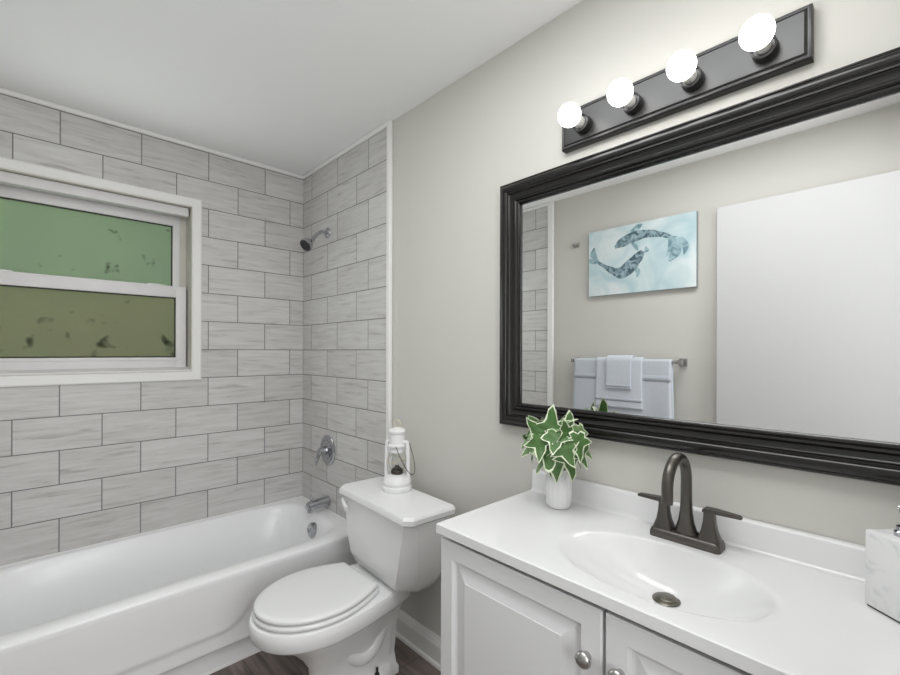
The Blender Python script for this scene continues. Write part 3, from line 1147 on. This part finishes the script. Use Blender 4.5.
FX, FY = 2.301, -0.080
loft(bm, [rrect(FX, FY, 0.081, 0.028, 0.010, CZ + 0.0003), rrect(FX, FY, 0.081, 0.028, 0.010, CZ + 0.012), rrect(FX, FY, 0.078, 0.025, 0.009, CZ + 0.020), rrect(FX, FY, 0.074, 0.021, 0.008, CZ + 0.0225)])
obj('base_plate', bm, 'faucet', fc, angle=45)
bm = bmesh.new()
sec = [(0.0, 0.030, 0.019), (0.012, 0.024, 0.017), (0.03, 0.018, 0.0155), (0.055, 0.0145, 0.0145), (0.085, 0.0130, 0.0130)]
pth = [(FX, FY, CZ + 0.021 + h) for h, a, b in sec]
ra = [(a, b) for h, a, b in sec]
R = 0.062
zc = CZ + 0.021 + 0.135
pth.append((FX, FY, zc))
ra.append((0.0125, 0.0125))
for i in range(1, 25):
    a = PI * i / 24
    pth.append((FX, FY - R + R * math.cos(a), zc + R * math.sin(a)))
    ra.append((0.0125, 0.0125))
pth.append((FX, FY - 2 * R, zc - 0.028))
ra.append((0.0125, 0.0125))
pth.append((FX, FY - 2 * R, zc - 0.034))
ra.append((0.0118, 0.0118))
rings = []
for i, p in enumerate(pth):
    t = (Vector(pth[min(i + 1, len(pth) - 1)]) - Vector(pth[max(i - 1, 0)])).normalized()
    sx_ = Vector((1, 0, 0))
    sy_ = t.cross(sx_)
    rings.append([Vector(p) + sx_ * ra[i][0] * math.cos(q) + sy_ * ra[i][1] * math.sin(q) for q in [2 * PI * k / 24 for k in range(24)]])
loft(bm, rings)
obj('spout', bm, 'faucet', fc, angle=50)
for s in (-1, 1):
    hx = FX + s * 0.0525
    bm = bmesh.new()
    loft(bm, [rrect(hx, FY, a, b, min(a, b) * 0.5, CZ + 0.021 + h) for h, a, b in ((0, 0.0245, 0.0205), (0.008, 0.0215, 0.0185), (0.022, 0.0165, 0.0155), (0.042, 0.0130, 0.0130), (0.060, 0.0120, 0.0120), (0.066, 0.0125, 0.0120))])
    h_ = obj('handle_post', bm, 'faucet', fc, angle=50)
    bm = bmesh.new()
    zz = CZ + 0.021 + 0.066
    loft(bm, [[(hx + s * x, FY + y_, zz + z_) for y_, z_ in ((-hw, 0.0), (hw, 0.0), (hw * 0.9, t_), (-hw * 0.9, t_))] for x, hw, t_, z0_ in ((-0.014, 0.012, 0.005, 0), (-0.010, 0.013, 0.009, 0), (0.012, 0.0125, 0.009, 0), (0.04, 0.010, 0.008, 0), (0.062, 0.008, 0.007, 0), (0.067, 0.006, 0.005, 0))])
    bev_edges(bm, 0.0015, 2, 30)
    obj('lever', bm, 'faucet', fc, parent=h_, angle=50)

# ------------------------------------------------------------------ mirror
mir = thing('wall_mirror', (2.21, -0.001, 1.075), 'large black framed mirror above the vanity', 'mirror')
MX0, MX1, MZ0, MZ1 = 1.646, 2.768, 1.075, 1.947
fp = [(0.0, 0.0005), (0.0, 0.020), (0.003, 0.026), (0.006, 0.027), (0.008, 0.026), (0.011, 0.030), (0.016, 0.0335), (0.022, 0.0345), (0.028, 0.033), (0.033, 0.029), (0.035, 0.0255), (0.037, 0.0255), (0.038, 0.0275), (0.0405, 0.0275), (0.042, 0.024),
      (0.047, 0.019), (0.053, 0.0165), (0.058, 0.0165), (0.060, 0.0195), (0.064, 0.0225), (0.068, 0.0215), (0.070, 0.018), (0.072, 0.016), (0.074, 0.018), (0.078, 0.017), (0.082, 0.012), (0.083, 0.0025), (0.083, 0.0005)]
bm = bmesh.new()
vr = []
for t_, h_ in fp:
    vr.append([bm.verts.new(p) for p in ((MX0 + t_, -h_, MZ0 + t_), (MX1 - t_, -h_, MZ0 + t_), (MX1 - t_, -h_, MZ1 - t_), (MX0 + t_, -h_, MZ1 - t_))])
for a, b in zip(vr, vr[1:] + vr[:1]):
    for i in range(4):
        bm.faces.new((a[i], a[(i + 1) % 4], b[(i + 1) % 4], b[i]))
obj('frame', bm, 'frame', mir, angle=35)
bm = bmesh.new()
box(bm, MX0 + 0.078, MX1 - 0.078, -0.0035, -0.001, MZ0 + 0.078, MZ1 - 0.078)
obj('mirror_glass', bm, 'mirror', mir, smooth=False)

# ------------------------------------------------------------------ vanity light
vl = thing('vanity_light', (2.230, 0, 2.05), 'dark bronze light bar with four lit globe bulbs above the mirror', 'light fixture')
LX0, LX1, LZ0, LZ1 = 1.906, 2.537, 1.989, 2.110
bm = bmesh.new()
st = [(0.0, 0.0005), (0.0, 0.022), (0.002, 0.026), (0.006, 0.027), (0.008, 0.0265), (0.011, 0.030), (0.0125, 0.031), (0.014, 0.029), (0.017, 0.029)]
loft(bm, [[(LX0 + a, -d_, LZ0 + a), (LX1 - a, -d_, LZ0 + a), (LX1 - a, -d_, LZ1 - a), (LX0 + a, -d_, LZ1 - a)] for a, d_ in st])
obj('back_plate', bm, 'bronze', vl, angle=25)
for bx in (1.988, 2.143, 2.298, 2.453):
    bz = 2.041
    bm = bmesh.new()
    lathe(bm, [(0.001, 0.028), (0.026, 0.028), (0.027, 0.032), (0.026, 0.054), (0.022, 0.056), (0.021, 0.050), (0.001, 0.050)], (bx, 0, bz), '-Y', 32)
    so = obj('socket', bm, 'bronze', vl)
    bm = bmesh.new()
    lathe(bm, [(0.001, 0.050), (0.0155, 0.050), (0.0165, 0.060), (0.0175, 0.066), (0.018, 0.080), (0.018, 0.0835), (0.001, 0.0835)], (bx, 0, bz), '-Y', 28)
    bb = obj('bulb', bm, 'bulbneck', vl)
    bm = bmesh.new()
    rb, yc = 0.0335, 0.1145
    pr = []
    for i in range(1, 24):
        a = PI * i / 24
        h = yc - rb * math.cos(a)
        if h >= 0.0845:
            pr.append((rb * math.sin(a), h))
    lathe(bm, [(0.0178, 0.0836)] + pr + [(0.001, yc + rb)], (bx, 0, bz), '-Y', 32)
    obj('glowing_globe', bm, 'bulb', vl, parent=bb)

# ------------------------------------------------------------------ potted ivy
PX, PY = 1.945, -0.098
iv = thing('potted_ivy', (PX, PY, CZ), 'variegated green and cream ivy in a white ribbed vase on the vanity corner', 'plant')
bm = bmesh.new()
rings = []
prof = [(0.030, 0.0), (0.0345, 0.003), (0.0365, 0.012), (0.0375, 0.04), (0.038, 0.07), (0.036, 0.092), (0.032, 0.104), (0.031, 0.112), (0.033, 0.118), (0.0305, 0.118), (0.0285, 0.110), (0.030, 0.09)]
for r, h in prof:
    k = 0.04 if 0.01 < h < 0.1 else 0.0
    rings.append([(PX + r * (1 + k * abs(math.cos(7 * t))) * math.cos(t), PY + r * (1 + k * abs(math.cos(7 * t))) * math.sin(t), CZ + 0.0003 + h) for t in [2 * PI * i / 112 for i in range(112)]])
loft(bm, rings)
obj('vase', bm, 'vase', iv, angle=50)
LEAF = []   # outline of a five-lobed ivy leaf, stem at origin, tip along +Y
half = [(0.0, -0.02), (0.16, -0.13), (0.34, -0.05), (0.30, 0.10), (0.42, 0.17), (0.58, 0.30), (0.40, 0.40), (0.24, 0.46), (0.20, 0.60), (0.12, 0.80), (0.0, 1.0)]
outl = half + [(-x, y) for x, y in reversed(half[1:-1])]


def leaf(bm, base, d, nrm, size, mi, droop, bendr):
    d = d.normalized()
    sd = d.cross(nrm).normalized()
    up = sd.cross(d).normalized()
    jit = [random.uniform(0.92, 1.1) for _ in outl]

    def P3(x, y):
        z = -droop * (y * y) - bendr * abs(x) + 0.05 * math.sin(9 * y + 4 * x)
        return base + (sd * x + d * y + up * z) * size
    cx_, cy_ = 0.0, 0.36
    o = [bm.verts.new(P3(x * j, y * (j if y > 0.5 else 1))) for (x, y), j in zip(outl, jit)]
    inn = []
    for (x, y), j in zip(outl, jit):
        x, y = x * j, y * (j if y > 0.5 else 1)
        dx, dy = cx_ - x, cy_ - y
        ln = math.hypot(dx, dy)
        k = 0.055 / ln * random.uniform(0.7, 1.4)
        inn.append(bm.verts.new(P3(x + dx * k, y + dy * k)))
    mid = [bm.verts.new(P3(x * 0.45 + cx_ * 0.55, y * 0.45 + cy_ * 0.55)) for x, y in outl]
    c = bm.verts.new(P3(cx_, cy_))
    n = len(outl)
    for i in range(n):
        q = (i + 1) % n
        bm.faces.new((o[i], o[q], inn[q], inn[i])).material_index = 2
        bm.faces.new((inn[i], inn[q], mid[q], mid[i])).material_index = mi
        bm.faces.new((mid[i], mid[q], c)).material_index = mi


bmL, bmS = bmesh.new(), bmesh.new()
root0 = Vector((PX, PY, CZ + 0.112))
cen = Vector((PX + 0.010, PY - 0.038, CZ + 0.200))
camdir = Vector((0.55, -0.80, 0.25)).normalized()
NL = 34
for i in range(NL):
    # points over an egg-shaped crown
    zt = 1 - 2 * (i + 0.5) / NL
    ph = i * 2.39996
    rr_ = math.sqrt(1 - zt * zt)
    v = Vector((rr_ * math.cos(ph), rr_ * math.sin(ph), zt))
    p = cen + Vector((v.x * 0.092, v.y * 0.062, v.z * 0.060 + 0.002))
    p.y = min(p.y, -0.062)
    out = (p - cen).normalized()
    d = (out * 0.45 + Vector((0, 0, -0.75 if out.z < 0.45 else 0.25)) + Vector((random.uniform(-.5, .5), random.uniform(-.5, .3), random.uniform(-.25, .25))))
    nrm = (out + camdir * 0.25 + Vector((random.uniform(-.3, .3), random.uniform(-.3, .3), random.uniform(-.2, .5)))).normalized()
    if abs(d.normalized().dot(nrm)) > 0.9:
        d = d + Vector((0.6, 0, 0))
    size = random.uniform(0.074, 0.098)
    base = p - d.normalized() * size * 0.35
    if base.y + max(0, d.normalized().y) * size > -0.045:
        d.y = -abs(d.y)
        base.y = min(base.y, -0.075)
    leaf(bmL, base, d, nrm, size, 1 if i % 4 == 0 else 0, random.uniform(0.0, 0.3), random.uniform(-0.1, 0.25))
    tube(bmS, spline([root0 + Vector((random.uniform(-.014, .014), random.uniform(-.014, .014), -0.02)), root0.lerp(base, 0.5) + Vector((0, 0, 0.02)), base], 4), 0.0011, 6)
for v in bmL.verts:
    v.co.y = min(v.co.y, -0.036)
me_leaf = obj('foliage', bmL, ['leaf', 'leafpale', 'edge'], iv, angle=80)
obj('stems', bmS, 'stem', iv)

# ------------------------------------------------------------------ soap dispenser
sd_ = thing('soap_dispenser', (2.684, -0.130, CZ), 'square white marble soap dispenser with chrome pump at the right of the sink', 'soap dispenser')
e1, e2 = Vector((0.772, -0.635, 0)), Vector((0.635, 0.772, 0))
A = Vector((2.629, -0.135, CZ + 0.0003))
Wd = 0.078


def turned(bm, hs):
    for v in bm.verts:
        c = v.co.copy()
        v.co = A + e1 * c.x + e2 * c.y + Vector((0, 0, c.z))


bm = bbox(0, Wd, 0, Wd, 0.003, 0.142, 0.003, 2)
turned(bm, 0)
obj('bottle', bm, 'marble', sd_)
bm = bbox(0.002, Wd - 0.002, 0.002, Wd - 0.002, 0.0, 0.004, 0.001, 1)
turned(bm, 0)
obj('base_pad', bm, 'black', sd_)
pc = A + (e1 + e2) * (Wd / 2)
bm = bmesh.new()
lathe(bm, [(0.001, 0.141), (0.017, 0.141), (0.017, 0.150), (0.014, 0.152), (0.014, 0.160), (0.0075, 0.162), (0.0070, 0.182), (0.010, 0.184), (0.010, 0.192), (0.001, 0.193)], (pc.x, pc.y, CZ), 'Z', 28)
obj('pump', bm, 'chrome', sd_)
bm = bmesh.new()
q0 = Vector((pc.x, pc.y, CZ + 0.188))
tube(bm, [q0 - e1 * 0.012, q0 + e1 * 0.025, q0 + e1 * 0.045 + Vector((0, 0, -0.003))] , [0.0062, 0.0055, 0.0045], 12)
obj('nozzle', bm, 'chrome', sd_)

# ------------------------------------------------------------------ wall opposite the mirror: picture, towels, hook
art = thing('picture', (1.49, RY, 1.715), 'pale blue watercolor canvas of two swimming fish above the towel bar', 'picture')
AX0, AX1, AZ0, AZ1 = 1.153, 1.829, 1.722, 2.160
AYF = RY + 0.030
bm = bmesh.new()
box(bm, AX0, AX1, RY + 0.001, AYF, AZ0, AZ1, 1)
for f in bm.faces:
    if f.calc_center_median().y > AYF - 1e-4:
        f.material_index = 0


def uv2(u, v, lift):
    return Vector((AX0 + u * (AX1 - AX0), AYF + lift, AZ1 - v * (AZ1 - AZ0)))


def ribbon(pts, wid, mi, lift):
    c = [Vector((p[0] * 1.55, p[1], 0)) for p in pts]
    c = spline(c, 6)
    n = len(c)
    wv = []
    for i in range(n):
        t = i / (n - 1) * (len(wid) - 1)
        k = min(int(t), len(wid) - 2)
        wv.append(wid[k] + (wid[k + 1] - wid[k]) * sm(t - k))
    L_, R_ = [], []
    for i in range(n):
        t = (c[min(i + 1, n - 1)] - c[max(i - 1, 0)]).normalized()
        nn = Vector((-t.y, t.x, 0))
        a, b = c[i] + nn * wv[i], c[i] - nn * wv[i]
        L_.append(bm.verts.new(uv2(a.x / 1.55, a.y, lift)))
        R_.append(bm.verts.new(uv2(b.x / 1.55, b.y, lift)))
    for i in range(n - 1):
        bm.faces.new((L_[i], L_[i + 1], R_[i + 1], R_[i])).material_index = mi


# upper fish
ribbon([(0.275, 0.30), (0.36, 0.235), (0.48, 0.185), (0.60, 0.185), (0.72, 0.235), (0.82, 0.31)], [0.02, 0.075, 0.075, 0.055, 0.035, 0.02], 2, 0.0006)
ribbon([(0.80, 0.295), (0.88, 0.36), (0.915, 0.45), (0.90, 0.56)], [0.022, 0.04, 0.04, 0.006], 3, 0.0008)
ribbon([(0.80, 0.295), (0.84, 0.40), (0.83, 0.50), (0.78, 0.62)], [0.022, 0.05, 0.075, 0.02], 3, 0.0010)
ribbon([(0.78, 0.30), (0.79, 0.42), (0.76, 0.54)], [0.015, 0.035, 0.008], 3, 0.0012)
ribbon([(0.44, 0.13), (0.50, 0.06), (0.54, 0.03)], [0.05, 0.04, 0.01], 3, 0.0005)
ribbon([(0.44, 0.26), (0.48, 0.34), (0.50, 0.40)], [0.015, 0.03, 0.008], 3, 0.0005)
# lower fish
ribbon([(0.545, 0.42), (0.50, 0.50), (0.42, 0.62), (0.34, 0.69), (0.25, 0.64), (0.16, 0.55), (0.09, 0.47)], [0.035, 0.075, 0.10, 0.09, 0.05, 0.025, 0.02], 2, 0.0006)
ribbon([(0.10, 0.48), (0.05, 0.36), (0.06, 0.25)], [0.02, 0.05, 0.015], 3, 0.0008)
ribbon([(0.10, 0.48), (0.04, 0.46), (0.0, 0.42)], [0.02, 0.04, 0.02], 3, 0.0010)
ribbon([(0.47, 0.62), (0.50, 0.70), (0.49, 0.78)], [0.015, 0.035, 0.008], 3, 0.0005)
ribbon([(0.56, 0.40), (0.60, 0.42)], [0.05, 0.02], 3, 0.0004)
obj('canvas_panel', bm, ['canvas', 'canvas_side', 'fish', 'fin'], art, smooth=False)

hk = thing('robe_hook', (1.035, RY, 2.10), 'small brushed nickel double hook left of the picture', 'hook')
obj('hook_plate', bbox(1.006, 1.064, RY, RY + 0.008, 2.084, 2.116, 0.002), 'nickel', hk)
for s in (-1, 1):
    bm = bmesh.new()
    tube(bm, spline([(1.035 + s * 0.014, RY + 0.006, 2.100), (1.035 + s * 0.016, RY + 0.030, 2.098), (1.035 + s * 0.017, RY + 0.042, 2.112)], 5), 0.006, 12)
    obj('hook_prong', bm, 'nickel', hk)

BYC, BZC = RY + 0.068, 1.283
bar = thing('towel_bar', (1.41, RY, 1.283), 'brushed nickel towel bar with square end posts below the picture', 'towel bar')
bm = bmesh.new()
lathe(bm, [(0.001, 0.0), (0.009, 0.0), (0.009, 0.70), (0.001, 0.70)], (1.052, BYC, BZC), 'X', 18)
obj('bar', bm, 'nickel', bar)
for x in (1.052, 1.752):
    bm = bmesh.new()
    merge(bm, bbox(x - 0.022, x + 0.022, RY, RY + 0.012, BZC - 0.022, BZC + 0.022, 0.003))
    merge(bm, bbox(x - 0.012, x + 0.012, RY + 0.010, BYC + 0.014, BZC - 0.013, BZC + 0.013, 0.003))
    obj('end_post', bm, 'nickel', bar)


def towel(name, x0, x1, zf, zb, gap, m, label, bands, seed):
    rnd = random.Random(seed)
    root = thing(name, ((x0 + x1) / 2, BYC, BZC), label, 'towel')
    pts = []
    r = 0.009 + gap
    n1 = 24
    for i in range(n1):
        pts.append((r, zf + (BZC - zf) * i / n1, i / n1))
    for i in range(13):
        a = PI * i / 12
        pts.append((r * math.cos(a), BZC + r * math.sin(a), 1.0))
    for i in range(1, n1 + 1):
        pts.append((-r, BZC + (zb - BZC) * i / n1, 1 - i / n1))
    ph = 2.1
    bm = bmesh.new()
    NX = 40
    th = 0.0075

    def pos(i, dy, z, hang, off):
        x = x0 + (x1 - x0) * i / NX
        k = max(0.0, min(1.0, (BZC - z) / 0.45))
        wav = (0.006 * math.sin(ph + 9 * x / (0.35)) + 0.003 * math.sin(2.3 * ph + 31 * x)) * k
        sgn = 1 if dy >= 0 else -1
        edge = x + 0.008 * k * math.sin(ph + 6 * z) * (1 if i > NX / 2 else -1)
        yy = dy + sgn * off * (abs(dy) / (abs(dy) + 1e-6)) * 0
        if sgn < 0:
            wav = min(wav, 0.003)
        else:
            wav = wav + 0.006 * k
        return Vector((edge, BYC + yy + (wav if sgn > 0 else 0), z))
    rows = []
    for q, (dy, z, hang) in enumerate(pts):
        rows.append([pos(i, dy, z, hang, 0) for i in range(NX + 1)])
    vv = [[bm.verts.new(p) for p in r_] for r_ in rows]
    for a, b in zip(vv[:-1], vv[1:]):
        for i in range(NX):
            bm.faces.new((a[i], a[i + 1], b[i + 1], b[i]))
    o = obj('cloth', bm, m, root, angle=80)
    md = o.modifiers.new('thick', 'SOLIDIFY')
    md.thickness = th
    md.offset = 0.0
    for zb0, zb1 in bands:
        bm = bmesh.new()
        rws = []
        for z in (zb0, (zb0 + zb1) / 2, zb1):
            hang = (z - zf) / (BZC - zf)
            rws.append([bm.verts.new(pos(i, r, z, hang, 0) + Vector((0, th / 2 + 0.0012, 0))) for i in range(NX + 1)])
        for a, b in zip(rws[:-1], rws[1:]):
            for i in range(NX):
                bm.faces.new((a[i], a[i + 1], b[i + 1], b[i]))
        bo = obj('woven_band', bm, 'band', root, parent=o, angle=80)
        md = bo.modifiers.new('thick', 'SOLIDIFY')
        md.thickness = 0.002
        md.offset = 0.0
    return root


towel('bath_towel', 1.075, 1.712, 0.80, 0.86, 0.0042, 'towel', 'wide grey bath towel hanging behind the smaller towels', [(1.165, 1.20)], 3)
towel('hand_towel', 1.245, 1.545, 0.985, 1.02, 0.0145, 'towel2', 'grey hand towel layered over the wide bath towel', [(1.03, 1.05)], 11)
towel('washcloth', 1.320, 1.482, 1.108, 1.15, 0.0265, 'towel2', 'small folded grey washcloth on top of the hand towel', [(1.122, 1.132)], 19)

for r_ in ROOTS:
    del r_['_org']
